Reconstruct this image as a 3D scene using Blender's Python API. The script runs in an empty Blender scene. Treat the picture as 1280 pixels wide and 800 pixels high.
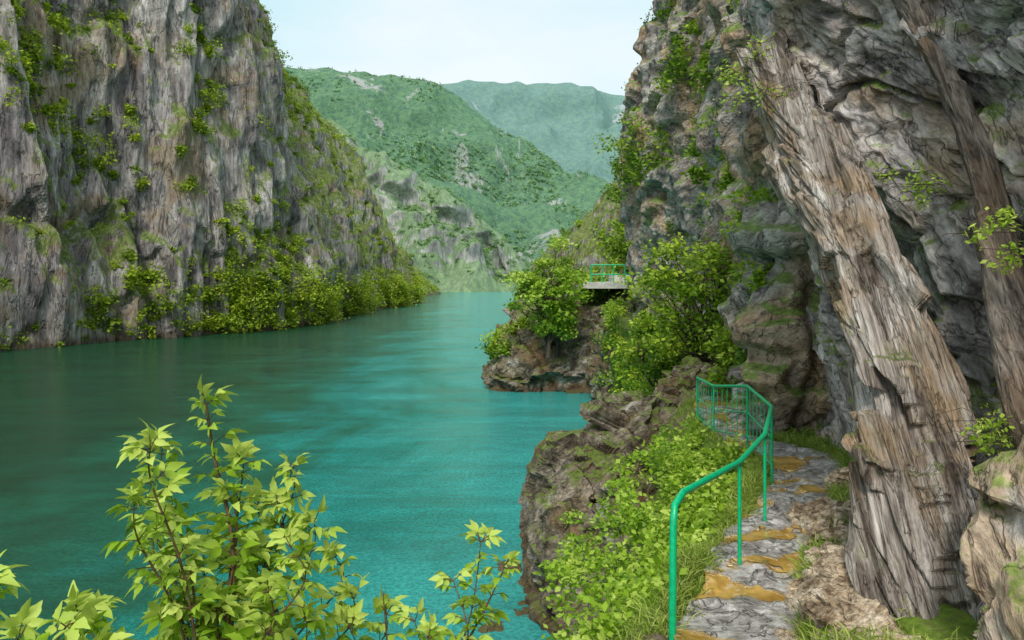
import bpy, math, numpy as np
from mathutils import Vector
rng=np.random.default_rng(7)
# ------------------------------------------------------------ noise
def hsh(i,j,k,s):
    i=i.astype(np.int64);j=j.astype(np.int64);k=k.astype(np.int64)
    h=(i*374761393+j*668265263+k*2147483647+s*1274126177)&0xffffffff
    h=((h^(h>>13))*1274126177)&0xffffffff
    h=((h^(h>>16))*2246822519)&0xffffffff
    h=h^(h>>15)
    return (h&0xffffff)/float(0xffffff)
def vn(p,s=0):
    f=np.floor(p);t=p-f;t=t*t*(3-2*t);i,j,k=f[...,0],f[...,1],f[...,2]
    r=0
    for a in (0,1):
        wa=t[...,0] if a else 1-t[...,0]
        for b in (0,1):
            wb=t[...,1] if b else 1-t[...,1]
            for c in (0,1):
                wc=t[...,2] if c else 1-t[...,2]
                r=r+wa*wb*wc*hsh(i+a,j+b,k+c,s)
    return r*2-1
def fbm(p,o=4,s=0,g=.5):
    r=0;a=1
    for q in range(o):
        r=r+a*vn(p*(2.03**q)+q*17.3,s+q);a*=g
    return r
def ridged(p,o=4,s=0):
    r=0;a=1
    for q in range(o):
        r=r+a*(1-2*np.abs(vn(p*(2.1**q)+q*9.1,s+q)));a*=.5
    return r
def crack(p,w=.06,s=0):
    return np.exp(-((fbm(p,3,s,.35))/w)**2)
def cells(p,s=0):
    f=np.floor(p);best=np.full(p.shape[:-1],9e9);out=np.zeros(p.shape[:-1]+(4,));dv=np.zeros(p.shape)
    for a in (-1,0,1):
        for b in (-1,0,1):
            for c in (-1,0,1):
                i,j,k=f[...,0]+a,f[...,1]+b,f[...,2]+c
                q=np.stack([i+hsh(i,j,k,s),j+hsh(i,j,k,s+1),k+hsh(i,j,k,s+2)],-1)
                d=((p-q)**2).sum(-1);m=d<best
                best=np.where(m,d,best);dv[m]=(p-q)[m]
                im,jm,km=i[m],j[m],k[m]
                out[m]=np.stack([hsh(im,jm,km,s+t) for t in (3,4,5,6)],-1)
    return best,out*2-1,dv
def blocks(p,amp,tilt,s=0):
    p=p+0.14*np.stack([fbm(p*1.7,3,s+31),fbm(p*1.7,3,s+41),fbm(p*1.7,3,s+51)],-1)
    _,r,dv=cells(p,s)
    return amp*r[...,0]+tilt*(dv*r[...,1:]).sum(-1)
def blur(D,n=1):
    for _ in range(n):
        P=np.pad(D,1,mode='edge')
        D=(P[1:-1,1:-1]*4+2*(P[:-2,1:-1]+P[2:,1:-1]+P[1:-1,:-2]+P[1:-1,2:])+P[:-2,:-2]+P[2:,2:]+P[:-2,2:]+P[2:,:-2])/16
    return D
# ------------------------------------------------------------ mesh helpers
def mk(name,V,F,mats,mi=None,tint=None,smooth=False,parent=None):
    V=np.asarray(V,dtype=np.float32).reshape(-1,3);F=np.asarray(F,dtype=np.int32).reshape(-1,4)
    me=bpy.data.meshes.new(name)
    me.vertices.add(len(V));me.vertices.foreach_set('co',V.ravel())
    me.loops.add(F.size);me.loops.foreach_set('vertex_index',F.ravel())
    me.polygons.add(len(F));me.polygons.foreach_set('loop_start',np.arange(0,F.size,4,dtype=np.int32))
    try: me.polygons.foreach_set('loop_total',np.full(len(F),4,dtype=np.int32))
    except Exception: pass
    if mi is not None: me.polygons.foreach_set('material_index',np.asarray(mi,dtype=np.int32))
    me.polygons.foreach_set('use_smooth',np.full(len(F),bool(smooth)))
    if tint is not None:
        at=me.attributes.new('tint','FLOAT','POINT');at.data.foreach_set('value',np.asarray(tint,dtype=np.float32))
    for m in (mats if isinstance(mats,list) else [mats]): me.materials.append(m)
    me.update(calc_edges=True);me.validate()
    o=bpy.data.objects.new(name,me);bpy.context.collection.objects.link(o)
    if parent: o.parent=parent
    return o
class MB:
    def __init__(s): s.V=[];s.F=[];s.M=[];s.T=[];s.n=0
    def add(s,V,F,m=0,t=.5):
        V=np.asarray(V,float).reshape(-1,3);F=np.asarray(F).reshape(-1,4)
        s.V.append(V);s.F.append(F+s.n);s.M.append(np.full(len(F),m));s.T.append(np.broadcast_to(t,(len(V),)).astype(float));s.n+=len(V)
    def obj(s,name,mats,smooth=False,parent=None):
        return mk(name,np.concatenate(s.V),np.concatenate(s.F),mats,np.concatenate(s.M),np.concatenate(s.T),smooth,parent)
    def tube(s,P,R,k=6,m=0,t=.5):
        P=np.asarray(P,float);n=len(P);R=np.broadcast_to(R,(n,))
        T=np.gradient(P,axis=0);T/=np.linalg.norm(T,axis=1)[:,None]+1e-9
        up=np.array([0,0,1.]) if abs(T[0,2])<.8 else np.array([1.,0,0])
        A=np.cross(T,up);A/=np.linalg.norm(A,axis=1)[:,None]+1e-9;B=np.cross(T,A)
        a=np.arange(k)*2*math.pi/k
        V=P[:,None]+R[:,None,None]*(np.cos(a)[None,:,None]*A[:,None]+np.sin(a)[None,:,None]*B[:,None])
        F=[]
        for i in range(n-1):
            for j in range(k):
                F.append([i*k+j,i*k+(j+1)%k,(i+1)*k+(j+1)%k,(i+1)*k+j])
        s.add(V.reshape(-1,3),F,m,t)
    def leaves(s,P,L,W,up=.5,m=0,t=None,dirs=None,droop=0):
        n=len(P);L=np.broadcast_to(L,(n,))[:,None]
        d=rng.normal(size=(n,3)) if dirs is None else dirs
        d[:,2]=d[:,2]*.6-droop;d/=np.linalg.norm(d,axis=1)[:,None]
        nn=rng.normal(size=(n,3));nn[:,2]+=up*3
        sd=np.cross(d,nn);sd/=np.linalg.norm(sd,axis=1)[:,None]+1e-9
        V=np.stack([P,P+d*L*.5+sd*L*W,P+d*L,P+d*L*.5-sd*L*W],1)
        tt=rng.uniform(0,1,n) if t is None else t
        s.add(V.reshape(-1,3),np.arange(n*4).reshape(n,4),m,np.repeat(tt,4))
    def clump(s,c,r,n,L,W=.3,up=.5,m=0,t=.5,flat=.8):
        P=rng.normal(size=(n,3));P/=np.linalg.norm(P,axis=1)[:,None]
        P*=(rng.uniform(.15,1,n)**.5)[:,None]*(1+.25*rng.normal(size=n))[:,None]
        P=np.asarray(c)+P*r*np.array([1,1,flat])
        s.leaves(P,L*rng.uniform(.6,1.3,n),W,up,m,np.clip(t+rng.normal(0,.16,n),0,1))
def cr(C,n):
    C=np.asarray(C,float);m=len(C);u=np.linspace(0,m-1,n);i=np.minimum(u.astype(int),m-2);t=(u-i).reshape((-1,)+(1,)*(C.ndim-1))
    g=lambda k:C[np.clip(k,0,m-1)]
    a,b,c,d=g(i-1),g(i),g(i+1),g(i+2)
    return .5*((2*b)+(c-a)*t+(2*a-5*b+4*c-d)*t*t+(3*b-a-3*c+d)*t**3)
def surf(C,nu,nv):
    C=cr(C,nu);return np.swapaxes(cr(np.swapaxes(C,0,1),nv),0,1)
def normals(S,ref=None):
    N=np.cross(np.gradient(S,axis=0),np.gradient(S,axis=1));N/=np.linalg.norm(N,axis=-1)[...,None]+1e-9
    if ref is not None and (N@np.asarray(ref,float)).mean()<0: N=-N
    return N
def gridF(nu,nv,flip=False):
    a=np.arange(nu*nv).reshape(nu,nv)
    F=np.stack([a[:-1,:-1],a[1:,:-1],a[1:,1:],a[:-1,1:]],-1).reshape(-1,4)
    return F[:,::-1] if flip else F
def sheet(name,S,mat,smooth=False,parent=None):
    return mk(name,S.reshape(-1,3),gridF(S.shape[0],S.shape[1]),mat,smooth=smooth,parent=parent)
def empty(name):
    e=bpy.data.objects.new(name,None);bpy.context.collection.objects.link(e);return e
# ------------------------------------------------------------ materials
class NT:
    def __init__(s,name):
        s.m=bpy.data.materials.new(name);s.m.use_nodes=True;s.t=s.m.node_tree;s.t.nodes.clear()
        s.out=s.n('ShaderNodeOutputMaterial');s.geo=s.n('ShaderNodeNewGeometry')
    def n(s,ty,**k):
        x=s.t.nodes.new(ty)
        for a,b in k.items(): setattr(x,a,b)
        return x
    def l(s,a,b): s.t.links.new(a,b)
    def pos(s,sc=(1,1,1),rot=(0,0,0)):
        v=s.geo.outputs['Position']
        if any(rot):
            m=s.n('ShaderNodeMapping');m.inputs['Rotation'].default_value=rot;s.l(v,m.inputs['Vector']);v=m.outputs[0]
        m=s.n('ShaderNodeMapping');m.inputs['Scale'].default_value=sc
        s.l(v,m.inputs['Vector']);return m.outputs[0]
    def noise(s,vec,scale,detail=5,rough=.6,dist=0):
        x=s.n('ShaderNodeTexNoise');x.inputs['Scale'].default_value=scale;x.inputs['Detail'].default_value=detail
        x.inputs['Roughness'].default_value=rough;x.inputs['Distortion'].default_value=dist;s.l(vec,x.inputs['Vector']);return x.outputs['Fac']
    def ramp(s,f,stops,interp='LINEAR'):
        r=s.n('ShaderNodeValToRGB');e=r.color_ramp.elements;r.color_ramp.interpolation=interp
        while len(e)<len(stops): e.new(.5)
        for q,(p,c) in zip(e,stops):
            q.position=p;q.color=(c if len(c)==4 else tuple(c)+(1,)) if not np.isscalar(c) else (c,c,c,1)
        s.l(f,r.inputs[0]);return r.outputs[0]
    def mix(s,f,a,b,bl='MIX'):
        x=s.n('ShaderNodeMix',data_type='RGBA',blend_type=bl)
        for v,i in ((f,0),(a,6),(b,7)):
            if hasattr(v,'links'): s.l(v,x.inputs[i])
            elif i==0: x.inputs[0].default_value=v
            else: x.inputs[i].default_value=tuple(v)+(1,)
        return x.outputs[2]
    def math(s,op,a,b=0.):
        x=s.n('ShaderNodeMath',operation=op)
        for v,i in ((a,0),(b,1)):
            if hasattr(v,'links'): s.l(v,x.inputs[i])
            else: x.inputs[i].default_value=v
        return x.outputs[0]
    def rng_(s,v,a,b,c,d):
        x=s.n('ShaderNodeMapRange');s.l(v,x.inputs[0])
        for i,q in enumerate((a,b,c,d)): x.inputs[i+1].default_value=q
        return x.outputs[0]
    def bump(s,h,strength,dist,nrm=None):
        b=s.n('ShaderNodeBump');b.inputs['Strength'].default_value=strength;b.inputs['Distance'].default_value=dist
        s.l(h,b.inputs['Height'])
        if nrm: s.l(nrm,b.inputs['Normal'])
        return b.outputs[0]
    def bsdf(s,col,rough=.9,nrm=None,spec=.3):
        p=s.n('ShaderNodeBsdfPrincipled')
        if hasattr(col,'links'): s.l(col,p.inputs['Base Color'])
        else: p.inputs['Base Color'].default_value=tuple(col)+(1,)
        if hasattr(rough,'links'): s.l(rough,p.inputs['Roughness'])
        else: p.inputs['Roughness'].default_value=rough
        p.inputs['Specular IOR Level'].default_value=spec
        if nrm: s.l(nrm,p.inputs['Normal'])
        s.l(p.outputs[0],s.out.inputs[0]);return p
def rock(name,cols,scale,stretch,rot=(0,0,0),stain=None,crk=1.,bd=.05,moss=None,mossamt=.5,haze=None,far=None,wet=None):
    t=NT(name);v=t.pos(stretch,rot);w=t.pos()
    n1=t.noise(v,scale,6,.7,.3)
    c=t.ramp(n1,[(.30,cols[0]),(.41,cols[1]),(.49,cols[2]),(.58,cols[3]),(.70,cols[4])])
    big=t.noise(w,scale*.35,3,.65,.8)
    if stain: c=t.mix(t.ramp(big,[(.48,0.),(.62,.75)]),c,stain)
    n2=t.noise(v,scale*6,5,.75)
    c=t.mix(.85,c,t.ramp(n2,[(.32,.22),(.47,.95),(.53,1.1),(.68,1.75)]),'MULTIPLY')
    h=t.math('ADD',t.math('MULTIPLY',n1,1.2),t.math('MULTIPLY',n2,.5))
    if crk>0:
        cn=t.noise(v,scale*1.4,4,.6,.6)
        cm=t.ramp(t.math('ABSOLUTE',t.math('SUBTRACT',cn,.5)),[(0,.18),(.008,.6),(.022,1.)])
        c=t.mix(crk,c,cm,'MULTIPLY')
        h=t.math('ADD',h,t.math('MULTIPLY',cm,.25*crk))
    if moss:
        sx=t.n('ShaderNodeSeparateXYZ');t.l(t.geo.outputs['Normal'],sx.inputs[0])
        mn=t.noise(w,scale*1.1,5,.75)
        k=t.math('ADD',t.math('MULTIPLY',sx.outputs[2],.45),mn)
        if far:
            sp=t.n('ShaderNodeSeparateXYZ');t.l(t.geo.outputs['Position'],sp.inputs[0])
            k=t.math('ADD',k,t.rng_(sp.outputs[1],far[0],far[1],0,far[2]))
        f=t.ramp(k,[(1-mossamt-.02,0.),(1-mossamt+.10,.85)])
        mc=t.mix(t.ramp(n2,[(.35,0.),(.65,1.)]),moss,tuple(x*2.8 for x in moss))
        c=t.mix(f,c,mc)
    if wet:  # damp band just above the waterline
        sw=t.n('ShaderNodeSeparateXYZ');t.l(t.geo.outputs['Position'],sw.inputs[0])
        zz=t.math('ADD',sw.outputs[2],t.math('MULTIPLY',n1,wet*.8))
        c=t.mix(t.rng_(zz,wet*.6,wet*1.4,.75,0.),c,(.10,.065,.035))
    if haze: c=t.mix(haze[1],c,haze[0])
    t.bsdf(c,.8,t.bump(h,.95,bd),.3)
    return t.m
M_left=rock('cliff_limestone',[(.045,.038,.04),(.19,.168,.172),(.335,.303,.298),(.49,.45,.43),(.70,.66,.62)],.34,(1,1,.2),stain=(.32,.235,.15),crk=.7,bd=1.,moss=(.09,.125,.02),mossamt=.37,far=(100,250,.13),wet=1.2)
M_near=rock('grey_schist',[(.045,.04,.04),(.20,.178,.17),(.37,.335,.32),(.54,.495,.47),(.78,.74,.70)],1.3,(1.2,1.7,.5),(.75,0,.0),stain=(.38,.26,.15),crk=.85,bd=.08,moss=(.09,.13,.02),mossamt=.2)
M_slab=rock('layered_slate',[(.035,.026,.02),(.14,.11,.09),(.30,.255,.22),(.46,.41,.37),(.80,.75,.71)],2.0,(3.0,2.4,.22),(.56,0,0),stain=(.33,.22,.12),crk=.85,bd=.06,moss=(.08,.10,.03),mossamt=.12)
M_tan=rock('tan_sandstone',[(.08,.05,.03),(.27,.19,.12),(.48,.37,.25),(.62,.50,.37),(.80,.70,.58)],3,(1,1,2.2),(.3,.3,0),crk=.7,bd=.04)
M_rib=rock('dark_slate_rib',[(.02,.016,.013),(.07,.055,.045),(.15,.125,.105),(.24,.20,.17),(.42,.38,.34)],2.2,(2.6,2.2,.22),(.5,0,0),stain=(.20,.13,.08),crk=.7,bd=.05)
M_mid=rock('weathered_cliff',[(.05,.044,.043),(.19,.165,.155),(.34,.305,.28),(.48,.44,.40),(.70,.66,.62)],.9,(1,1,1.5),(.5,.3,0),stain=(.44,.28,.15),crk=.8,bd=.15,moss=(.08,.13,.018),mossamt=.28)
M_boul=rock('shore_rock',[(.025,.018,.012),(.09,.07,.048),(.20,.165,.12),(.33,.28,.225),(.52,.48,.43)],1.1,(1,1,1.6),(.3,.4,0),stain=(.20,.11,.05),crk=.7,bd=.12,moss=(.07,.10,.014),mossamt=.26,wet=.6)
def hillmat(name,g1,g2,rk,scale,haze,hz,ramt=.6):
    t=NT(name);w=t.pos();a=t.noise(w,scale*16,6,.8)
    c=t.ramp(a,[(.40,g1),(.60,g2)])
    b=t.noise(t.pos((1,1,.5)),scale,6,.8,.6)
    c=t.mix(t.ramp(b,[(ramt,0.),(ramt+.04,.9)]),c,rk)
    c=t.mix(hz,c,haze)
    t.bsdf(c,1,t.bump(a,1,5),.05);return t.m
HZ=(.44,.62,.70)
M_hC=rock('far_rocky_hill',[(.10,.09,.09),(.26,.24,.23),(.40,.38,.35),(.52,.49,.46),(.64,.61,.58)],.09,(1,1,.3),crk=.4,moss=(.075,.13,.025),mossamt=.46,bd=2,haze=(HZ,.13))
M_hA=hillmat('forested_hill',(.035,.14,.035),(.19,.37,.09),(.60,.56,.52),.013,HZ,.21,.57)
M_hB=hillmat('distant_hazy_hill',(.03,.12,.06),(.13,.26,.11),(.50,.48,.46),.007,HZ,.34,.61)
def leafmat(name,c0,c1,c2,tr=.35):
    t=NT(name);a=t.n('ShaderNodeAttribute',attribute_name='tint')
    c=t.ramp(a.outputs['Fac'],[(0,c0),(.5,c1),(1,c2)])
    p=t.n('ShaderNodeBsdfPrincipled');t.l(c,p.inputs['Base Color']);p.inputs['Roughness'].default_value=.5;p.inputs['Specular IOR Level'].default_value=.3
    tl=t.n('ShaderNodeBsdfTranslucent');t.l(c,tl.inputs[0])
    mx=t.n('ShaderNodeMixShader');mx.inputs[0].default_value=tr;t.l(p.outputs[0],mx.inputs[1]);t.l(tl.outputs[0],mx.inputs[2]);t.l(mx.outputs[0],t.out.inputs[0])
    return t.m
M_lf=leafmat('fresh_leaves',(.10,.22,.010),(.32,.51,.03),(.64,.76,.16),.35)
M_ls=leafmat('shrub_leaves',(.045,.12,.008),(.24,.40,.022),(.54,.66,.07))
M_lc=leafmat('cliff_scrub_leaves',(.06,.12,.012),(.24,.36,.022),(.50,.60,.05))
M_lfar=leafmat('far_forest_leaves',(.08,.20,.07),(.20,.36,.11),(.36,.50,.20),.2)
M_gr=leafmat('grass_blades',(.12,.22,.018),(.33,.46,.06),(.56,.60,.18))
def bark():
    t=NT('bark');n=t.noise(t.pos((1,1,.2)),18,5,.7)
    t.bsdf(t.ramp(n,[(.3,(.02,.014,.01)),(.7,(.13,.10,.075))]),.9,t.bump(n,.8,.01));return t.m
M_bark=bark()
def stem():
    t=NT('young_stem');n=t.noise(t.pos(),30,3)
    t.bsdf(t.ramp(n,[(.3,(.05,.03,.015)),(.7,(.16,.10,.04))]),.6);return t.m
M_stem=stem()
def soil():
    t=NT('bank_soil_grass');w=t.pos();n=t.noise(w,1.2,6,.7);f=t.noise(w,14,5,.7)
    c=t.ramp(n,[(.35,(.07,.12,.015)),(.5,(.15,.23,.03)),(.62,(.14,.11,.06)),(.75,(.28,.23,.17))])
    c=t.mix(.6,c,t.ramp(f,[(.3,.4),(.7,1.5)]),'MULTIPLY')
    t.bsdf(c,.95,t.bump(f,.8,.05),.2);return t.m
M_soil=soil()
def pathm():
    t=NT('wet_stone_path');w=t.pos()
    n=t.noise(w,7,6,.75);c=t.ramp(n,[(.32,(.09,.078,.07)),(.47,(.33,.295,.27)),(.62,(.68,.64,.61))])
    cn=t.noise(w,2.4,4,.6,.8)
    ck=t.ramp(t.math('ABSOLUTE',t.math('SUBTRACT',cn,.5)),[(0,.2),(.012,.7),(.03,1.)]);c=t.mix(1,c,ck,'MULTIPLY')
    pn=t.noise(w,1.15,4,.5,.2);pm=t.ramp(pn,[(.525,0.),(.54,1.)])
    mud=t.ramp(t.noise(w,4,5,.65),[(.35,(.34,.19,.035)),(.65,(.60,.38,.10))])
    c=t.mix(t.ramp(pn,[(.50,0.),(.535,1.)]),c,mud)
    h=t.math('MULTIPLY',t.math('ADD',n,t.math('MULTIPLY',ck,.5)),t.math('SUBTRACT',1.0,pm))
    t.bsdf(c,t.ramp(pm,[(0,.28),(1,.02)]),t.bump(h,.9,.05),1.);return t.m
M_path=pathm()
def water():
    t=NT('lake_water');w=t.pos()
    s=t.n('ShaderNodeSeparateXYZ');t.l(w,s.inputs[0])
    # turquoise mid channel; cliff reflection and shade painted in as darker green at left
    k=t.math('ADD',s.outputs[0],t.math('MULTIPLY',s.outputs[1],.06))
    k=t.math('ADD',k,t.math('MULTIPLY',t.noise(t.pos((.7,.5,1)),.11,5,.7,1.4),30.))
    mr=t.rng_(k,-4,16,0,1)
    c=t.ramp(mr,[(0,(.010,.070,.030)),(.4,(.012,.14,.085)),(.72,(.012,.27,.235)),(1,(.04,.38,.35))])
    a=t.noise(t.pos((.8,1.1,1)),1.5,4,.7,.3);b=t.noise(w,8,4,.8);d=t.noise(t.pos((.25,1,1)),.35,5,.75,.5)
    h=t.math('ADD',t.math('MULTIPLY',a,1.2),t.math('MULTIPLY',b,1.4))
    c=t.mix(.7,c,t.ramp(b,[(.38,.6),(.62,1.5)]),'MULTIPLY')
    c=t.mix(.55,c,t.ramp(d,[(.38,.65),(.62,1.4)]),'MULTIPLY')
    wr=t.ramp(d,[(.4,.03),(.6,.13)])
    p=t.bsdf(c,wr,t.bump(h,.8,.11),.5);p.inputs['IOR'].default_value=1.33;return t.m
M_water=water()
def simple(name,col,r=.5,sc=20,var=.3,bd=.003,spec=.5):
    t=NT(name);n=t.noise(t.pos(),sc,5,.65)
    c=t.ramp(n,[(.3,tuple(x*(1-var) for x in col)),(.7,tuple(min(1,x*(1+var)) for x in col))])
    t.bsdf(c,r,t.bump(n,.4,bd),spec);return t.m
M_green=simple('green_paint',(.0,.46,.19),.35,25,.25)
M_conc=simple('concrete',(.55,.53,.50),.9,3)
M_bed=simple('lake_bed',(.08,.09,.06),.95,1)
# ------------------------------------------------------------ ground, water
def plane(name,x0,x1,y0,y1,z,mat,n=2):
    X,Y=np.meshgrid(np.linspace(x0,x1,n),np.linspace(y0,y1,n),indexing='ij')
    return sheet(name,np.stack([X,Y,np.full_like(X,z)],-1),mat)
plane('ground',-4000,4000,-1000,6000,-4,M_bed)
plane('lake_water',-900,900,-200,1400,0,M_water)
# ------------------------------------------------------------ left cliff
Z=[-3,0,8,20,35,50,70,105]
st=[(10,[-78,-80,-82,-84,-87,-90,-95,-100]),(50,[-62,-64,-65,-67,-69,-71,-75,-82]),(84,[-53,-54,-55,-57,-59,-61,-65,-72]),
(99,[-45,-46,-47,-49,-51,-54,-58,-66]),(119,[-33,-34.5,-36,-38.5,-41,-44,-49,-60]),(159,[-32,-33.6,-35,-38,-45,-51,-58,-70]),
(200,[-28,-30,-33,-37,-45,-55,-66,-78]),(227,[-25,-27,-31,-36.5,-45,-55,-69,-80]),(300,[-31,-34,-42,-53,-66,-80,-98,-130]),(398,[-37,-39,-50,-70,-90,-105,-120,-160]),(460,[-110,-115,-120,-130,-140,-150,-160,-200])]
C=np.array([[(x,y,z) for x,z in zip(xs,Z)] for y,xs in st],float)
S=surf(C,800,300);N=normals(S,(1,0,0))
q=S*np.array([.05,.05,.012])
D=3.2*ridged(q,3,3)+1.6*fbm(S*np.array([.16,.16,.05]),4,9)+blocks(S*np.array([.22,.22,.06]),.9,.8,5)+blocks(S*np.array([.6,.6,.14]),.45,.4,15)+.6*ridged(S*np.array([.5,.5,.09]),3,21)-1.6*crack(S*np.array([.14,.14,.035]),.07,33)
D*=np.clip((S[...,2]+6)/16,.25,1)
Dn=blur(D,1)-1.5
SL=S+N*Dn[...,None]
sheet('left_cliff',SL,M_left)
NL=normals(SL,(1,0,0))
def scatter(mb,Sf,Nf,n,mask,rr,nl,L,mat=0,flat=.8,up=.5,out=.3,kmax=3,W=.3,tr=(.2,.8)):
    P=Sf.reshape(-1,3);Q=Nf.reshape(-1,3);w=np.clip(mask.ravel(),0,None).astype(float)
    w/=w.sum();idx=rng.choice(len(P),n,p=w)
    for i in idx:
        r=rng.uniform(*rr)*rng.uniform(.5,1)
        t=rng.uniform(*tr)
        for k in range(rng.integers(1,kmax+1)):
            c=P[i]+Q[i]*r*out+rng.normal(size=3)*r*np.array([.6,.6,.45])*(k>0)
            mb.clump(c,r*rng.uniform(.6,1),max(6,int(nl*rng.uniform(.6,1.2))),L,W,up,mat,t,flat)
mb=MB()
x,y,z=SL[...,0],SL[...,1],SL[...,2]
mask=(np.clip(NL[...,2]+.25,0,1)**1.5)*np.clip(fbm(SL*np.array([.05,.05,.03]),3,77)+.15,0.08,1)*(z>1)*(z<90)
mask=mask*np.where(y<112,.5,1.)*np.where(y>330,.4,1.)
scatter(mb,SL,NL,3300,mask,(.4,2.0),34,.46,kmax=3,tr=(.25,.95))
mask=(z>.8)*(z<8)*(y>92)*(y<330)*np.clip((y-80)/60,.15,1)
scatter(mb,SL,NL,200,mask.astype(float),(1.4,3.4),120,.52,kmax=4,flat=1.,tr=(.35,1.))
mask=((z>.3)*(z<3)*(y>60)*(y<330)).astype(float)
scatter(mb,SL,NL,150,mask,(.6,1.4),40,.4,kmax=2,tr=(.3,.9))
mask=(z>18)*(z<48)*(y>80)*(y<115)*np.clip(fbm(SL*.09,2,5)-.1,0,1)
scatter(mb,SL,NL,50,mask,(.8,2.),90,.45,kmax=3,tr=(.4,.9))
mb.obj('left_cliff_vegetation',[M_lc])
# ------------------------------------------------------------ hills
def hill(name,crest,base,yb,yc,yback,mat,nu,nv,amp,sc,seed,rg=.4):
    cr_=np.array(crest,float);rows=[]
    for x,z in cr_:
        rows.append([(x+base*1.2,yb-20,-14),(x+base*.7,yb+(yc-yb)*.3,z*.28),(x+base*.3,yb+(yc-yb)*.65,z*.66),(x,yc,z),(x-10,yback,z*.55)])
    S=surf(np.array(rows),nu,nv);N=normals(S,(0,-.3,1))
    D=amp*rg*(ridged(S*sc,3,seed)-.9)+amp*.8*fbm(S*sc*1.6,3,seed+5)
    fade=1-.75*np.exp(-((np.linspace(0,4,nv)-3)/.35)**2)
    D=D*fade[None,:]*np.clip((S[...,2]+4)/18,0,1)
    S2=S+N*D[...,None];sheet(name,S2,mat,True);return S2,normals(S2,(0,-.3,1))
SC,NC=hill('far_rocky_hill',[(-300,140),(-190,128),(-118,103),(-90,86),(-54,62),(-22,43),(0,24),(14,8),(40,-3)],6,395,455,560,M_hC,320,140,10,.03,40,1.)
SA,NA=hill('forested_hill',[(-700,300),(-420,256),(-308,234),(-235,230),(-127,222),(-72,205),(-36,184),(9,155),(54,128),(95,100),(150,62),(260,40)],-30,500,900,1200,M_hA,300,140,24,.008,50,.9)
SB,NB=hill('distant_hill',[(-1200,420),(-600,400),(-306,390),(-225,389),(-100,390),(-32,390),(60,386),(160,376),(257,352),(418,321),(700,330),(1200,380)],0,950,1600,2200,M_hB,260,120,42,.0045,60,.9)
mb=MB()
scatter(mb,SC,NC,1000,(np.clip(NC[...,2],0,1)*(SC[...,2]>1)*np.clip(fbm(SC*.03,3,8)+.35,0,1)),(1.2,3.),22,1.0,kmax=3)
mb.obj('far_hill_trees',[M_lfar])
mb=MB()
scatter(mb,SA,NA,6000,(SA[...,2]>3)*(SA[...,0]>-330)*(SA[...,0]<170)*np.clip(fbm(SA*.012,3,18)+.3,0,1),(1.4,3.2),7,2.,kmax=2,up=1.2)
mb.obj('forest_on_hill',[M_lfar])
# ------------------------------------------------------------ right far bank
Zr=[-2,0,4,8,14,22,36,60]
st=[(56,[8,9,10,11,13,17,24,40]),(75,[7,8,8.6,9.5,12,17,26,42]),(110,[5,5.5,6.5,8,12,19,29,46]),(180,[2.5,3,3.6,5.5,10.5,19,31,52]),(280,[3,4,7,11,20,32,50,80]),(380,[6,8,14,22,34,50,75,110]),(430,[40,45,50,58,70,85,110,150])]
C=np.array([[(x,y,z) for x,z in zip(xs,Zr)] for y,xs in st],float)
S=surf(C,380,140);N=normals(S,(-1,0,.5))
SR=S+N*(1.2*ridged(S*.09,4,70)+.8*fbm(S*.3,3,73)+blocks(S*.3,.4,.4,75)-.8)[...,None]
sheet('right_bank_slope',SR,M_left);NR=normals(SR,(-1,0,.5))
mb=MB()
scatter(mb,SR,NR,650,(SR[...,2]>.8)*np.where(SR[...,1]>330,.2,1.)*(.25+np.clip(fbm(SR*.06,3,4),0,1)),(.8,2.2),60,.45,kmax=3)
mb.obj('right_bank_vegetation',[M_ls])
# ------------------------------------------------------------ mid cliff (right)
Zm=[2,5,7,9,12,16,21,28]
st=[((6.3,14.3),[0,0,0,0,.1,.2,.4,.6]),((5.9,14.5),[0,0,0,0,.1,.3,.5,.8]),((4.85,14.9),[-.1,0,.05,.15,.7,1.2,1.5,1.8]),((5.1,17),[-.1,0,.1,.2,.6,1,1.3,1.6]),((6.1,21),[0,0,-.2,-.1,.1,.4,.8,1.2]),
((7.2,26),[0,0,0,-.2,-.3,.0,.4,1]),((8.6,34),[0,0,0,-.2,-.4,-.3,0,.8]),((7.2,39),[.5,.2,.1,0,-.2,-.2,.6,2.4]),((6.6,42.5),[1.2,.8,.5,.2,-.2,-.1,1,4]),((8,50),[1.5,1,.5,.2,0,.3,1.5,5]),((14,60),[0,0,0,0,0,1,3,7])]
C=np.array([[(p[0]+dx,p[1],z) for dx,z in zip(xs,Zm)] for p,xs in st],float)
S=surf(C,520,320);N=normals(S,(-1,0,0))
D=.4*ridged(S*.35,3,80)+blocks(S*np.array([.5,.5,.65]),.38,.35,81)+blocks(S*np.array([1.4,1.4,2.]),.13,.15,82)+.08*fbm(S*2.5,4,83)-.3*crack(S*np.array([.5,.5,.3]),.07,84)
SM=S+N*(blur(D)-.1)[...,None];sheet('right_cliff',SM,M_mid);NM=normals(SM,(-1,0,0))
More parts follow.
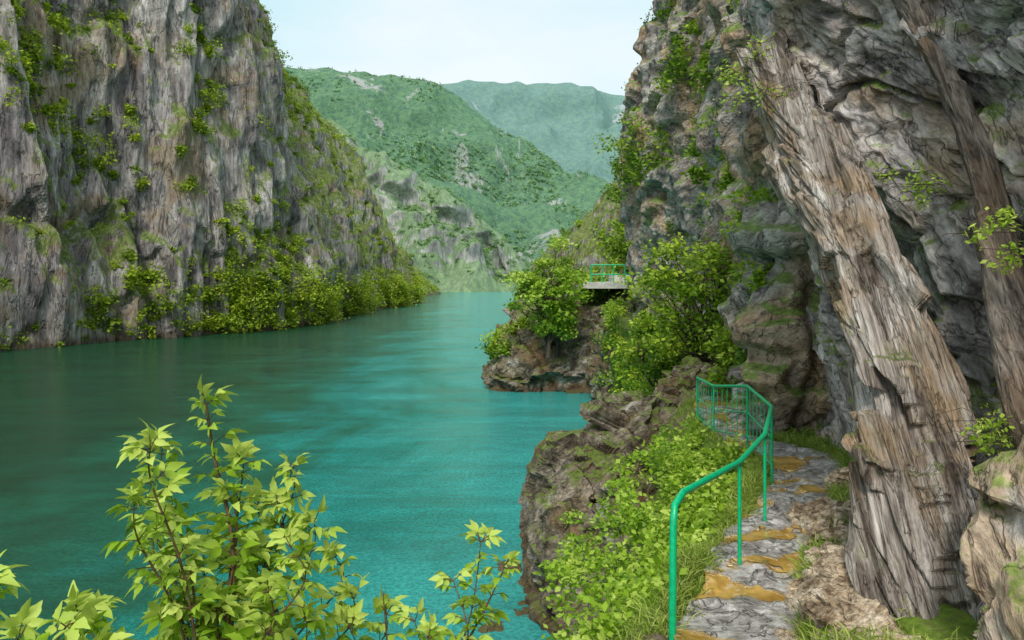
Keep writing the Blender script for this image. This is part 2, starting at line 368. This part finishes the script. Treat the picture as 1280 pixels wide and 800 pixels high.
# ------------------------------------------------------------ near wall
Zn=[3,5,6.5,8,9.5,11,13,18]
st=[(-5,[3.6,3.6,3.8,3.9,4.2,4.4,4.6,5]),(1,[3.3,3.4,3.7,3.9,4.1,4.3,4.5,5]),(4,[3.2,3.3,3.7,3.9,4.05,4.2,4.4,4.8]),(5.5,[3.2,3.4,3.8,4.,4.1,4.15,4.2,4.5]),
(7,[3.8,3.95,4.35,4.45,4.4,4.3,4.15,4.2]),(8.4,[4.2,4.2,4.5,4.6,4.4,4.05,3.65,3.5]),(9.6,[4.4,4.45,4.6,4.5,3.95,3.2,2.85,2.75]),(10.5,[4.75,4.75,4.75,4.65,4.1,3.35,3.1,3.0]),(12,[5.3,5.25,5.2,5.0,4.6,4.1,3.8,3.7]),(14.4,[5.9,5.8,5.8,5.8,5.6,5.5,5.4,5.3]),(15.5,[7,7,7,7,7,7,7,7])]
C=np.array([[(x,y,z) for x,z in zip(xs,Zn)] for y,xs in st],float)
S=surf(C,820,500);N=normals(S,(-1,0,0))
ct,sn=math.cos(.75),math.sin(.75)
R=S@np.array([[1,0,0],[0,ct,sn],[0,-sn,ct]])
D=.08*ridged(S*.6,3,90)+blocks(R*np.array([.8,1.1,.6]),.19,.30,91)+blocks(R*np.array([2.2,3.2,1.5]),.07,.11,92)+blocks(R*np.array([6,10.,4.5]),.016,.025,93)+.012*fbm(R*np.array([6,13,5]),4,94)
D-=.20*crack(R*np.array([.9,1.6,.45]),.05,95)+.06*crack(R*np.array([2.5,4,1.2]),.07,96)
SN=S+N*blur(D)[...,None];sheet('near_rock_wall',SN,M_near);NN=normals(SN,(-1,0,0))
# ------------------------------------------------------------ leaning slab
def slab(name,cl,wd,dp,nu,nv,seed,mat,ax=(1,-.45,.25)):
    P=cr(np.array(cl,float),nu);Wd=cr(np.array(wd,float)[:,None],nu)[:,0];Dp=cr(np.array(dp,float)[:,None],nu)[:,0]
    T=np.gradient(P,axis=0);T/=np.linalg.norm(T,axis=1)[:,None]
    A=np.array(ax,float)[None]-T*(T@np.array(ax,float))[:,None];A/=np.linalg.norm(A,axis=1)[:,None]
    B=np.cross(T,A);a=np.linspace(0,2*math.pi,nv)
    e=.38
    ca=np.sign(np.cos(a))*np.abs(np.cos(a))**e;sa=np.sign(np.sin(a))*np.abs(np.sin(a))**e
    S=P[:,None]+A[:,None]*(ca[None,:,None]*Wd[:,None,None])+B[:,None]*(sa[None,:,None]*Dp[:,None,None])
    N=S-P[:,None];N/=np.linalg.norm(N,axis=-1)[...,None]+1e-9
    L=np.cumsum(np.r_[0,np.linalg.norm(np.diff(P,axis=0),axis=1)])
    # strata run off the long axis, so beds crop out across the slab
    Ln=np.broadcast_to(L[:,None],(nu,nv))
    Q=np.stack([ca[None]*Wd[:,None]+.16*Ln,sa[None]*Dp[:,None]-.10*Ln,Ln],-1)
    D=.05*ridged(Q*np.array([2.2,2.2,.25]),3,seed)+blocks(Q*np.array([2.6,2.6,.5]),.13,.12,seed+1)+blocks(Q*np.array([8,8,1.0]),.035,.035,seed+2)+.008*fbm(Q*np.array([20,20,3]),3,seed+3)+blocks(Q*np.array([1.,1.,.8]),.10,.18,seed+4)
    D-=.14*crack(Q*np.array([1.6,1.6,.3]),.06,seed+9)+.05*crack(Q*np.array([5,5,.7]),.08,seed+12)
    D*=np.minimum(1,Wd/.45)[:,None]
    return sheet(name,S+N*blur(D,1)[...,None],mat)
slab('leaning_rock_slab',[(3.75,5.75,3.2),(3.66,6.15,4.6),(3.6,6.7,5.8),(3.6,7.15,6.9),(3.52,7.8,8.0),(3.40,8.5,9.0),(3.22,9.2,9.8),(3.2,9.9,10.8)],
     [1.05,.86,.58,.42,.34,.31,.31,.35],[.7,.55,.45,.36,.32,.30,.32,.3],700,420,200,M_slab)
slab('rock_rib',[(3.9,5.9,6.7),(4.05,6.4,7.5),(4.22,7.0,8.6),(4.27,7.6,9.6),(4.15,8.2,10.7),(3.9,8.8,12.5)],[.13,.14,.12,.10,.11,.13],[.12]*6,350,160,240,M_rib)
# ------------------------------------------------------------ bank + path
ys=[-6,0,3,6.3,8.2,10.5,12.8,15,18,22,27,35,45,58,75]
xl=[.2,.3,.7,1.33,2.1,3.25,4.15,3.95,4.2,5.3,6.3,7.5,6.2,8,12]
xr=[1.6,1.6,1.8,2.36,3.1,4.25,5.25,4.7,5.1,6.3,7.3,8.5,7.2,9.5,14]
zp=[6.6,6.4,5.9,5.12,5.1,5.05,5.05,5.0,5.0,5.0,5.2,5.5,5.8,6.2,6.4]
xw=[-6,-5,-4,-2,-.8,.4,1.2,1.6,2.2,3.4,5.2,6.6,5.8,6.5,7.5]
C=[]
for y,a,b,z,w in zip(ys,xl,xr,zp,xw):
    C.append([(b+3.5,y,z+.3),(b+.35,y,z+.12),(b,y,z-.06),(a,y,z-.08),(a-.35,y,z-.15),(a-.35+(w-a)*.3,y,z*.72),(a+(w-a)*.7,y,z*.33),(w,y,0),(w-1.2,y,-2.5)])
C=np.array(C,float)
S=surf(C,560,170);N=normals(S,(-.5,0,1))
edge=np.linspace(0,8,170)[None,:];amp=np.clip(np.abs(edge-2.5)-.5,0,1.5)
SBk=S+N*(amp*(.16*fbm(S*.9,4,300)+.05*fbm(S*4,3,301)))[...,None]
sheet('river_bank',SBk,M_soil,True);NBk=normals(SBk,(-.5,0,1))
C=np.array([[(b+.05,y,z),( (a+b)/2,y,z+.01),(a-.05,y,z)] for y,a,b,z in zip(ys,xl,xr,zp)],float)[:11]
S=surf(C,900,60)
S[...,2]+=blur(blocks(S*np.array([2.8,2.8,1]),.03,.03,310)+.012*fbm(S*4,3,311))
S[...,0]+=(np.linspace(-1,1,60)[None,:]*-1)*.10*fbm(S*np.array([0,1.6,0]),3,312)
S[:,0,2]-=.2;S[:,-1,2]-=.2
sheet('stone_path',S,M_path)
# ------------------------------------------------------------ boulders/outcrops
def lump(mb,c,r,nu=200,nv=110,e=.7,seed=0,bs=.7,ba=.25,m=0,rz=0):
    th=np.linspace(0,2*math.pi,nu);ph=np.linspace(-.35,math.pi/2,nv)
    T,Pp=np.meshgrid(th,ph,indexing='ij');f=lambda v:np.sign(v)*np.abs(v)**e
    X=f(np.cos(Pp))*f(np.cos(T))*r[0];Y=f(np.cos(Pp))*f(np.sin(T))*r[1];Zz=f(np.sin(Pp))*r[2]
    S=np.stack([X*math.cos(rz)-Y*math.sin(rz),X*math.sin(rz)+Y*math.cos(rz),Zz],-1)
    N=S/(np.array(r)**2);N/=np.linalg.norm(N,axis=-1)[...,None]+1e-9
    S=S+np.array(c);D=blocks(S*bs,ba,ba*1.2,seed)+blocks(S*bs*2.6,ba*.35,ba*.4,seed+1)+ba*.4*ridged(S*bs*.8,3,seed+2)+ba*.12*fbm(S*bs*6,3,seed+3)-ba*.8*crack(S*bs*1.1,.07,seed+4)
    S=S+N*D[...,None];mb.add(S.reshape(-1,3),gridF(nu,nv),m);return S
mb=MB()
lump(mb,(1.9,19.6,-.3),(1.5,2.2,4.2),seed=400,bs=.75,ba=.24,rz=.2)
lump(mb,(3.3,20.4,-.3),(1.7,2.0,5.2),seed=410,bs=.7,ba=.28,rz=-.2)
lump(mb,(4.6,20.8,-.3),(1.2,1.7,6.0),seed=420,bs=.8,ba=.22)
lump(mb,(2.9,17.2,-.3),(1.3,1.8,4.0),seed=430,bs=.8,ba=.2)
mb.obj('shore_boulder',[M_boul])
mb=MB()
O1=lump(mb,(4.6,61,-.5),(5.6,6.4,6.6),260,140,.6,440,.35,.5)
O2=lump(mb,(10,61,-.5),(6.5,7.5,7.6),260,140,.6,450,.35,.5)
O3=lump(mb,(.5,57.5,-.5),(2.0,2.6,4.4),200,110,.65,460,.5,.35)
O4=lump(mb,(8.2,49,-.5),(2.9,4.2,6.2),240,130,.62,465,.45,.45)
mb.obj('rocky_outcrop',[M_boul])
mb=MB()
for k in range(7):
    lump(mb,(rng.uniform(-.7,.6),rng.uniform(17.5,22),-.35),(.5,.45,.35),40,24,.8,470+k,1.5,.08)
mb.obj('submerged_rocks',[M_boul])
mb=MB()
for k,(x,y,r,h) in enumerate([(2.62,6.15,.30,.50),(2.85,6.75,.30,.62),(3.2,7.7,.25,.4),(2.5,5.6,.3,.4),(3.75,9.2,.25,.35),(4.6,10.9,.22,.3),(2.45,6.35,.2,.22),(3.45,8.5,.2,.3)]):
    lump(mb,(x,y,5.0),(r,r*1.35,h),90,50,.5,500+k*5,2.6,.07,rz=.4*k)
mb.obj('tan_foot_rocks',[M_tan])
e=empty('viewing_platform')
mb=MB()
def box(mb,c,s,m=0):
    c=np.array(c);s=np.array(s)/2
    V=[c+s*np.array(v) for v in [(-1,-1,-1),(1,-1,-1),(1,1,-1),(-1,1,-1),(-1,-1,1),(1,-1,1),(1,1,1),(-1,1,1)]]
    mb.add(V,[[0,3,2,1],[4,5,6,7],[0,1,5,4],[1,2,6,5],[2,3,7,6],[3,0,4,7]],m)
box(mb,(7.6,58,7.35),(5.6,8,.4));box(mb,(8.8,60.5,7.85),(2.6,2.6,.58))
mb.obj('slab',[M_conc],parent=e)
mb=MB()
for xx in np.linspace(5.4,10,7): mb.tube([(xx,54.3,7.5),(xx,54.3,8.75)],.045)
for zz in (8.1,8.75): mb.tube([(5.4,54.3,zz),(10,54.3,zz)],.055)
mb.obj('railing',[M_green],parent=e)
# ------------------------------------------------------------ fence
e=empty('green_railing')
mb=MB()
R=[(1.30,6.42,6.0),(1.32,6.46,6.14),(1.42,6.62,6.2),(2.3,8.05,6.12),(3.0,9.45,6.12),(3.74,11.46,6.12),(4.02,13.6,6.12),(3.85,15.2,5.9),(4.0,17.2,5.8)]
mb.tube([(1.28,6.38,4.4),(1.29,6.39,5.4),R[0]]+R[1:6],.03,10)
mb.tube(R[5:],.026,8)
mb.obj('handrail',[M_green],smooth=True,parent=e)
mb=MB()
for p in R[3:]: mb.tube([(p[0],p[1],4.6),(p[0],p[1],p[2]-.01)],.02,8)
P=np.array(R[5:])
mb.tube(P-np.array([0,0,.45]),.012,6);mb.tube(P-np.array([0,0,.85]),.012,6)
for a,b in zip(P[:-1],P[1:]):
    for t in np.linspace(.12,.88,6):
        q=a+(b-a)*t;mb.tube([(q[0],q[1],q[2]-.85),(q[0],q[1],q[2])],.008,5)
mb.obj('posts',[M_green],smooth=True,parent=e)
# ------------------------------------------------------------ trees & bushes
def tree(name,base,crown,rad,ncl,nl,L,lm,tr=.12,lean=(0,0),stems=1,clr=.42,W=.28):
    mb=MB();base=np.array(base,float);crown=np.array(crown,float);rad=np.array(rad,float)
    for s in range(stems):
        off=rng.normal(size=3)*np.array([.25,.25,0])*(stems>1)*rad[0]*.5
        top=crown+rng.normal(size=3)*rad*.25*(stems>1)+np.array([0,0,rad[2]*.3])
        mid=(base+top)/2+rng.normal(size=3)*.12*rad
        tk=cr([base+off,base*.6+mid*.4+off*.6,mid,top],12);mb.tube(tk,np.linspace(tr,tr*.25,12),8,1)
        for k in range(ncl//stems):
            d=rng.normal(size=3);d/=np.linalg.norm(d);c=crown+d*rad*rng.uniform(.35,1.)**.6*rng.uniform(.8,1.1)
            a=tk[rng.integers(3,11)];m1=(a+c)/2+rng.normal(size=3)*.08*rad+np.array([0,0,-.05*rad[2]])
            mb.tube(cr([a,m1,c],6),np.linspace(tr*.35,tr*.06,6),5,1)
            rr=rad.min()*clr*rng.uniform(.45,1.1);t=np.clip(rng.normal(.55,.2),.05,.95)
            mb.clump(c,rr,int(nl*rng.uniform(.6,1.3)),L,W,.5,0,t,.6)
            for _ in range(2):
                tip=c+rng.normal(size=3)*rr*.9;mb.tube([c,(c+tip)/2,tip],[tr*.06,tr*.04,tr*.02],4,1)
    return mb.obj(name,[lm,M_bark])
tree('broadleaf_tree',(6.2,24,4.0),(5.8,23.5,7.2),(2.3,2.0,2.2),62,150,.17,M_ls,.13,stems=3,clr=.36)
tree('broadleaf_tree',(5.6,19.0,4.2),(5.5,18.8,5.9),(1.1,1.2,1.2),28,140,.14,M_ls,.08,stems=2)
tree('broadleaf_tree',(4.9,26,3.5),(4.6,26,5.4),(1.5,1.4,1.4),28,140,.17,M_ls,.08,stems=2)
tree('broadleaf_tree',(2.9,53.8,2.5),(2.6,53.3,6.9),(2.8,2.4,3.6),50,170,.30,M_lf,.16,stems=3,clr=.38)
tree('broadleaf_tree',(9.0,46,4.5),(8.9,45.5,6.6),(1.6,1.6,1.6),28,140,.24,M_ls,.10,stems=2,clr=.38)
tree('broadleaf_tree',(12,66,7),(11.5,66,10.5),(4,4,3.4),40,140,.4,M_ls,.15,stems=2)
mb=MB()
for S_ in (O1,O2,O3,O4):
    scatter(mb,S_,normals(S_,(0,0,1)),22,(S_[...,2]>2.2)*(S_[...,2]<6.6)*(.1+np.clip(fbm(S_*.3,2,9),0,1)),(.4,1.1),90,.26,kmax=3,out=.2)
mb.obj('outcrop_shrubs',[M_ls])
mb=MB()
for (x,y,z,r,n) in [(7.1,38,14.4,1.8,16),(7.9,36,16.6,1.4,10),(7.2,39.5,12.8,1.4,8),(8.0,40,20.4,1.1,8),(8.9,39,22.2,1.3,8),(8.4,36,18.8,.9,5),(6.6,41,13.6,1.3,8),(7.6,30,15.3,1.2,9),(6.9,25,12.0,.9,6),(6.4,22,10.4,.6,4),(7.9,33,13.,1.1,7)]:
    for k in range(n):
        c=np.array([x,y,z])+rng.normal(size=3)*r*np.array([.55,.6,.5]);mb.clump(c,r*.45,120,.22,.28,.5,0,rng.uniform(.15,.75),.75)
scatter(mb,SM,NM,200,np.clip(NM[...,2],0,1)**1.5*(SM[...,2]>5)*(SM[...,1]>15),(.15,.7),60,.14,kmax=2)
mb.obj('right_cliff_shrubs',[M_ls])
mb=MB()
scatter(mb,SN,NN,30,np.clip(NN[...,2]-.2,0,1)*(SN[...,2]>5.5)*(SN[...,2]<12)*(SN[...,1]>5.5),(.05,.16),45,.06,kmax=2)
for (x,y,z,r) in [(3.75,6.0,6.75,.28),(3.85,6.2,8.3,.22),(4.0,7.9,8.9,.25),(2.85,9.4,10.1,.4),(2.7,9.5,10.5,.35)]:
    for k in range(5):
        c=np.array([x,y,z])+rng.normal(size=3)*r*.5;mb.clump(c,r*.5,50,.06,.25,.5,0,.7,.8)
        for _ in range(5):
            d=rng.normal(size=3)*r;d[2]=abs(d[2])*.3-.25*r
            mb.tube([c,c+d*.6+np.array([0,0,.1*r]),c+d*1.1-np.array([0,0,.3*r])],[.003,.0025,.001],4,1)
mb.obj('rock_wall_shrub',[M_lf,M_bark])
mb=MB()
for (x,y,z,rx,rz_,n,t) in [(2.5,12,4.6,.9,.75,34,.6),(3.3,13.4,4.9,.7,.5,20,.5),(1.15,10.6,3.7,.7,.7,24,.6),(1.8,11,4.1,.8,.65,28,.65),(2.5,10.4,4.4,.6,.5,18,.6),(1.9,13.5,3.6,.9,.9,26,.45),
    (3.5,15.2,4.8,.7,.5,18,.4),(.8,9,3.6,.7,.6,20,.55),(2.9,15.5,4.0,.7,.6,14,.4),(3.1,11.3,4.7,.4,.35,10,.6)]:
    for k in range(n):
        d=rng.normal(size=3);d/=np.linalg.norm(d);c=np.array([x,y,z])+d*np.array([rx,rx,rz_])*rng.uniform(.4,1.15)
        mb.clump(c,rng.uniform(.16,.3),55,.095,.34,.6,0,np.clip(t+rng.normal(0,.2),0,1),.75)
cb=np.linspace(0,8,170)[None,:]
scatter(mb,SBk,NBk,330,((SBk[...,2]>.8)*(SBk[...,1]>6.8)*(SBk[...,1]<15.5)*(cb>4.0)).astype(float),(.25,.5),80,.095,kmax=3,W=.33)
mb.obj('bank_bushes',[M_lf,M_bark])
mb=MB()
scatter(mb,SBk,NBk,130,((SBk[...,2]>1.)*(SBk[...,1]>23)*(SBk[...,1]<48)*(cb>3.2)).astype(float),(.4,1.0),100,.18,kmax=3)
mb.obj('path_side_shrubs',[M_ls])
# ------------------------------------------------------------ grass
def grass(name,P,Lr,lean=.6):
    n=len(P);L=rng.uniform(*Lr,n)[:,None];d=rng.normal(size=(n,3))*np.array([lean,lean,.1]);d[:,2]+=1.;d/=np.linalg.norm(d,axis=1)[:,None]
    sd=np.cross(d,rng.normal(size=(n,3)));sd/=np.linalg.norm(sd,axis=1)[:,None]
    dr=d*np.array([1.6,1.6,.2]);w=L*.022+.002
    a=P-sd*w;b=P+sd*w;m1=P+d*L*.55;tip=P+d*L*.75+dr*L*.3-np.array([0,0,.05])*L
    V=np.stack([a,b,m1+sd*w*.8,m1-sd*w*.8,tip+sd*w*.15,tip-sd*w*.15],1)
    k=np.arange(n)[:,None]*6;F=np.concatenate([k+np.array([0,1,2,3]),k+np.array([3,2,4,5])])
    mb=MB();mb.add(V.reshape(-1,3),F,0,np.repeat(rng.uniform(0,1,n),6));return mb.obj(name,[M_gr])
def pick(S,mask,n,j=.05):
    P=S.reshape(-1,3);w=mask.ravel().astype(float);w/=w.sum();idx=rng.choice(len(P),n,p=w);return P[idx]+rng.normal(size=(n,3))*np.array([j,j,0])
col=cb;Y=SBk[...,1]
clf=np.clip(fbm(SBk*1.6,3,600)+.25,0,1)
m1=(Y>4)*(Y<14)*(col>3.0)*(col<5.2)*(clf+.3)
m2=(Y>4)*(Y<15)*(col>.85)*(col<2.05)*(clf+.12)
P=np.concatenate([pick(SBk,m1,28000),pick(SBk,m2,16000),pick(SBk,(Y>14)*(Y<50)*(col>3.1)*(col<6)*clf,6000,.1)])
P=P[~((P[:,0]>1.02)&(P[:,0]<1.5)&(P[:,1]>4.8)&(P[:,1]<6.5))]
grass('grass',P,(.05,.21))
# ------------------------------------------------------------ foreground box-elder sprigs
def leaflet(mb,p,d,n,L,W,t,m=0):
    d=d/np.linalg.norm(d);s=np.cross(d,n);s/=np.linalg.norm(s)+1e-9;n=np.cross(s,d)
    prof=[(0,.02),(.16,.30),(.33,.48),(.46,.40),(.60,.38),(.74,.22),(.88,.13),(1.,.01)]
    V=[];dr=rng.uniform(.05,.5)
    for i,(u,w) in enumerate(prof):
        c=p+d*L*u-n*L*dr*u*u;wv=w*W*L*rng.uniform(.85,1.15)
        V+=[c+s*wv+n*wv*.35,c,c-s*wv+n*wv*.35]
    F=[]
    for i in range(len(prof)-1):
        a=i*3;F+=[[a,a+1,a+4,a+3],[a+1,a+2,a+5,a+4]]
    mb.add(V,F,m,t)
def compound(mb,p,d,L,t):
    d=d/np.linalg.norm(d);up=np.array([0,0,1.])+rng.normal(size=3)*.35
    s=np.cross(d,up);s/=np.linalg.norm(s);n=np.cross(s,d)
    pe=p+d*L*.9-np.array([0,0,.12*L]);mb.tube([p,(p+pe)/2+n*.03*L,pe],[.0022,.0018,.0015],4,1)
    leaflet(mb,pe,d-np.array([0,0,.45]),n,L*1.0,.56,t+rng.normal(0,.08))
    for f,sz in ((.95,.85),(.5,.78)):
        if f<.6 and rng.random()<.3: continue
        q=p+(pe-p)*f
        for sg in (1,-1):
            leaflet(mb,q,d*.55+s*sg*.8-np.array([0,0,.4])+rng.normal(size=3)*.12,n,L*sz*rng.uniform(.8,1.1),.54,t+rng.normal(0,.08))
def sprig(mb,pts,r0,L,step,start=.3,tm=.6):
    n=max(6,len(pts)*4);P=cr(pts,n);mb.tube(P,np.linspace(r0,r0*.3,n),6,1)
    ln=np.cumsum(np.r_[0,np.linalg.norm(np.diff(P,axis=0),axis=1)]);tot=ln[-1];s=tot*start;ph=rng.uniform(0,6)
    while s<tot:
        i=min(np.searchsorted(ln,s),n-1);i0=max(i-1,0);T=P[i]-P[i0] if i!=i0 else P[1]-P[0];T/=np.linalg.norm(T)+1e-9
        for k in (0,math.pi):
            a=ph+k;A=np.cross(T,[.3,.2,1.]);A/=np.linalg.norm(A);B=np.cross(T,A)
            dd=A*math.cos(a)+B*math.sin(a)+T*.5+np.array([0,0,.15])
            compound(mb,P[i],dd,L*rng.uniform(.7,1.15)*(1-.3*s/tot),np.clip(rng.normal(tm,.17),0,1))
        ph+=math.pi/2+rng.normal(0,.25);s+=step*rng.uniform(.8,1.2)
    for _ in range(4): compound(mb,P[-1],(P[-1]-P[-2])/np.linalg.norm(P[-1]-P[-2])+rng.normal(size=3)*.5,L*.75,.9)
mb=MB();b=(-1.05,2.6,5.5)
sprig(mb,[b,(-1.02,2.8,6.4),(-1.05,3.0,6.95),(-1.16,3.1,7.3),(-1.19,3.1,7.5)],.013,.095,.055,.4)
tg=[(-1.42,7.30),(-.93,7.18),(-1.36,7.05),(-1.05,7.05),(-.74,7.03),(-.87,6.85),(-1.48,6.82),(-1.22,6.95),(-1.05,6.8),(-.66,6.70),(-1.62,6.70),(-1.39,6.62),(-1.15,6.65),(-.9,6.62),(-.55,6.6),(-1.27,6.75),(-.78,6.72),(-1.0,6.92),(-1.3,7.2),
    (-1.1,7.25),(-1.25,7.4),(-1.05,7.15),(-.83,6.98),(-1.15,6.85),(-.95,6.75),(-.7,6.85),(-1.3,6.9),(-1.5,7.0),(-.95,7.05),(-.62,6.62)]
for (x,z) in tg:
    yy=rng.uniform(2.75,3.4);h=(z-6.1)*.45+5.95
    sprig(mb,[(-1.04,2.72,h-.1),((x-1.04)/2*.9-.1,(yy+2.75)/2,(h+z)/2-.02),(x,yy,z-.12),(x+rng.normal()*.02,yy,z)],.006,.09,.056,.36,rng.uniform(.4,.8))
mb.obj('box_elder_sapling',[M_lf,M_stem],smooth=True)
mb=MB();
for pts in [[(-.25,2.6,5.6),(-.24,2.8,6.4),(-.15,3.0,6.75),(-.12,3.05,6.98)],[(-.24,2.8,6.4),(-.3,2.9,6.55),(-.36,2.95,6.72)],[(-.23,2.8,6.45),(-.16,2.9,6.68),(-.22,3,6.85)],[(-.23,2.8,6.45),(-.3,2.8,6.58),(-.3,2.85,6.7)],[(-.2,2.9,6.6),(-.1,3,6.75),(-.03,3,6.9)]]:
    sprig(mb,pts,.006,.07,.062)
mb.tube([(-.42,2.8,6.0),(-.44,2.85,6.6),(-.47,2.9,6.85)],[.006,.004,.002],5,1)
mb.obj('box_elder_sapling',[M_lf,M_stem],smooth=True)
mb=MB()
for pts in [[(-1.7,2.3,5.7),(-1.65,2.4,6.5),(-1.5,2.5,6.75),(-1.4,2.5,6.9)],[(-1.7,2.3,6.0),(-1.5,2.3,6.5),(-1.25,2.35,6.8)],[(-1.7,2.3,6.2),(-1.75,2.5,6.7),(-1.72,2.6,6.98)],[(-1.7,2.3,6.2),(-1.5,2.4,6.6),(-1.55,2.5,6.85)],[(-1.7,2.3,6.2),(-1.4,2.4,6.6),(-1.3,2.5,6.8)]]:
    sprig(mb,pts,.008,.10,.06)
mb.obj('box_elder_sapling',[M_lf,M_stem],smooth=True)
# ------------------------------------------------------------ light, world, camera
sc=bpy.context.scene
w=bpy.data.worlds.new("World");sc.world=w;w.use_nodes=True;nt=w.node_tree;nt.nodes.clear()
el,az=math.radians(47),math.radians(190)
sky=nt.nodes.new('ShaderNodeTexSky');sky.sky_type='NISHITA';sky.sun_disc=False;sky.sun_elevation=el;sky.sun_rotation=az
b1=nt.nodes.new('ShaderNodeBackground');b1.inputs[1].default_value=.15;nt.links.new(sky.outputs[0],b1.inputs[0])
tc=nt.nodes.new('ShaderNodeTexCoord');mp=nt.nodes.new('ShaderNodeMapping');mp.inputs['Scale'].default_value=(1,1,3);nt.links.new(tc.outputs['Generated'],mp.inputs[0])
nz=nt.nodes.new('ShaderNodeTexNoise');nz.inputs['Scale'].default_value=2.2;nz.inputs['Detail'].default_value=5;nt.links.new(mp.outputs[0],nz.inputs['Vector'])
rp=nt.nodes.new('ShaderNodeValToRGB');rp.color_ramp.elements[0].position=.38;rp.color_ramp.elements[0].color=(.56,.76,.81,1);rp.color_ramp.elements[1].position=.6;rp.color_ramp.elements[1].color=(.76,.83,.84,1)
nt.links.new(nz.outputs['Fac'],rp.inputs[0])
b2=nt.nodes.new('ShaderNodeBackground');b2.inputs[1].default_value=1.25;nt.links.new(rp.outputs[0],b2.inputs[0])
mx=nt.nodes.new('ShaderNodeMixShader');mx.inputs[0].default_value=.88;nt.links.new(b1.outputs[0],mx.inputs[1]);nt.links.new(b2.outputs[0],mx.inputs[2])
wo=nt.nodes.new('ShaderNodeOutputWorld');nt.links.new(mx.outputs[0],wo.inputs[0])
sd=bpy.data.lights.new('sun','SUN');sd.energy=2.8;sd.angle=math.radians(16);sd.color=(1,.95,.87)
so=bpy.data.objects.new('sun',sd);sc.collection.objects.link(so)
dirv=Vector((math.sin(az)*math.cos(el),math.cos(az)*math.cos(el),math.sin(el)))
so.rotation_euler=dirv.to_track_quat('Z','Y').to_euler()
cd=bpy.data.cameras.new('camera');co=bpy.data.objects.new('camera',cd);sc.collection.objects.link(co);sc.camera=co
co.location=(0,0,8);co.rotation_euler=(math.radians(90),0,0);cd.lens=28;cd.sensor_width=36;cd.shift_y=-.043;cd.clip_start=.05;cd.clip_end=9000
sc.view_settings.view_transform='Standard';sc.view_settings.look='None';sc.view_settings.exposure=0
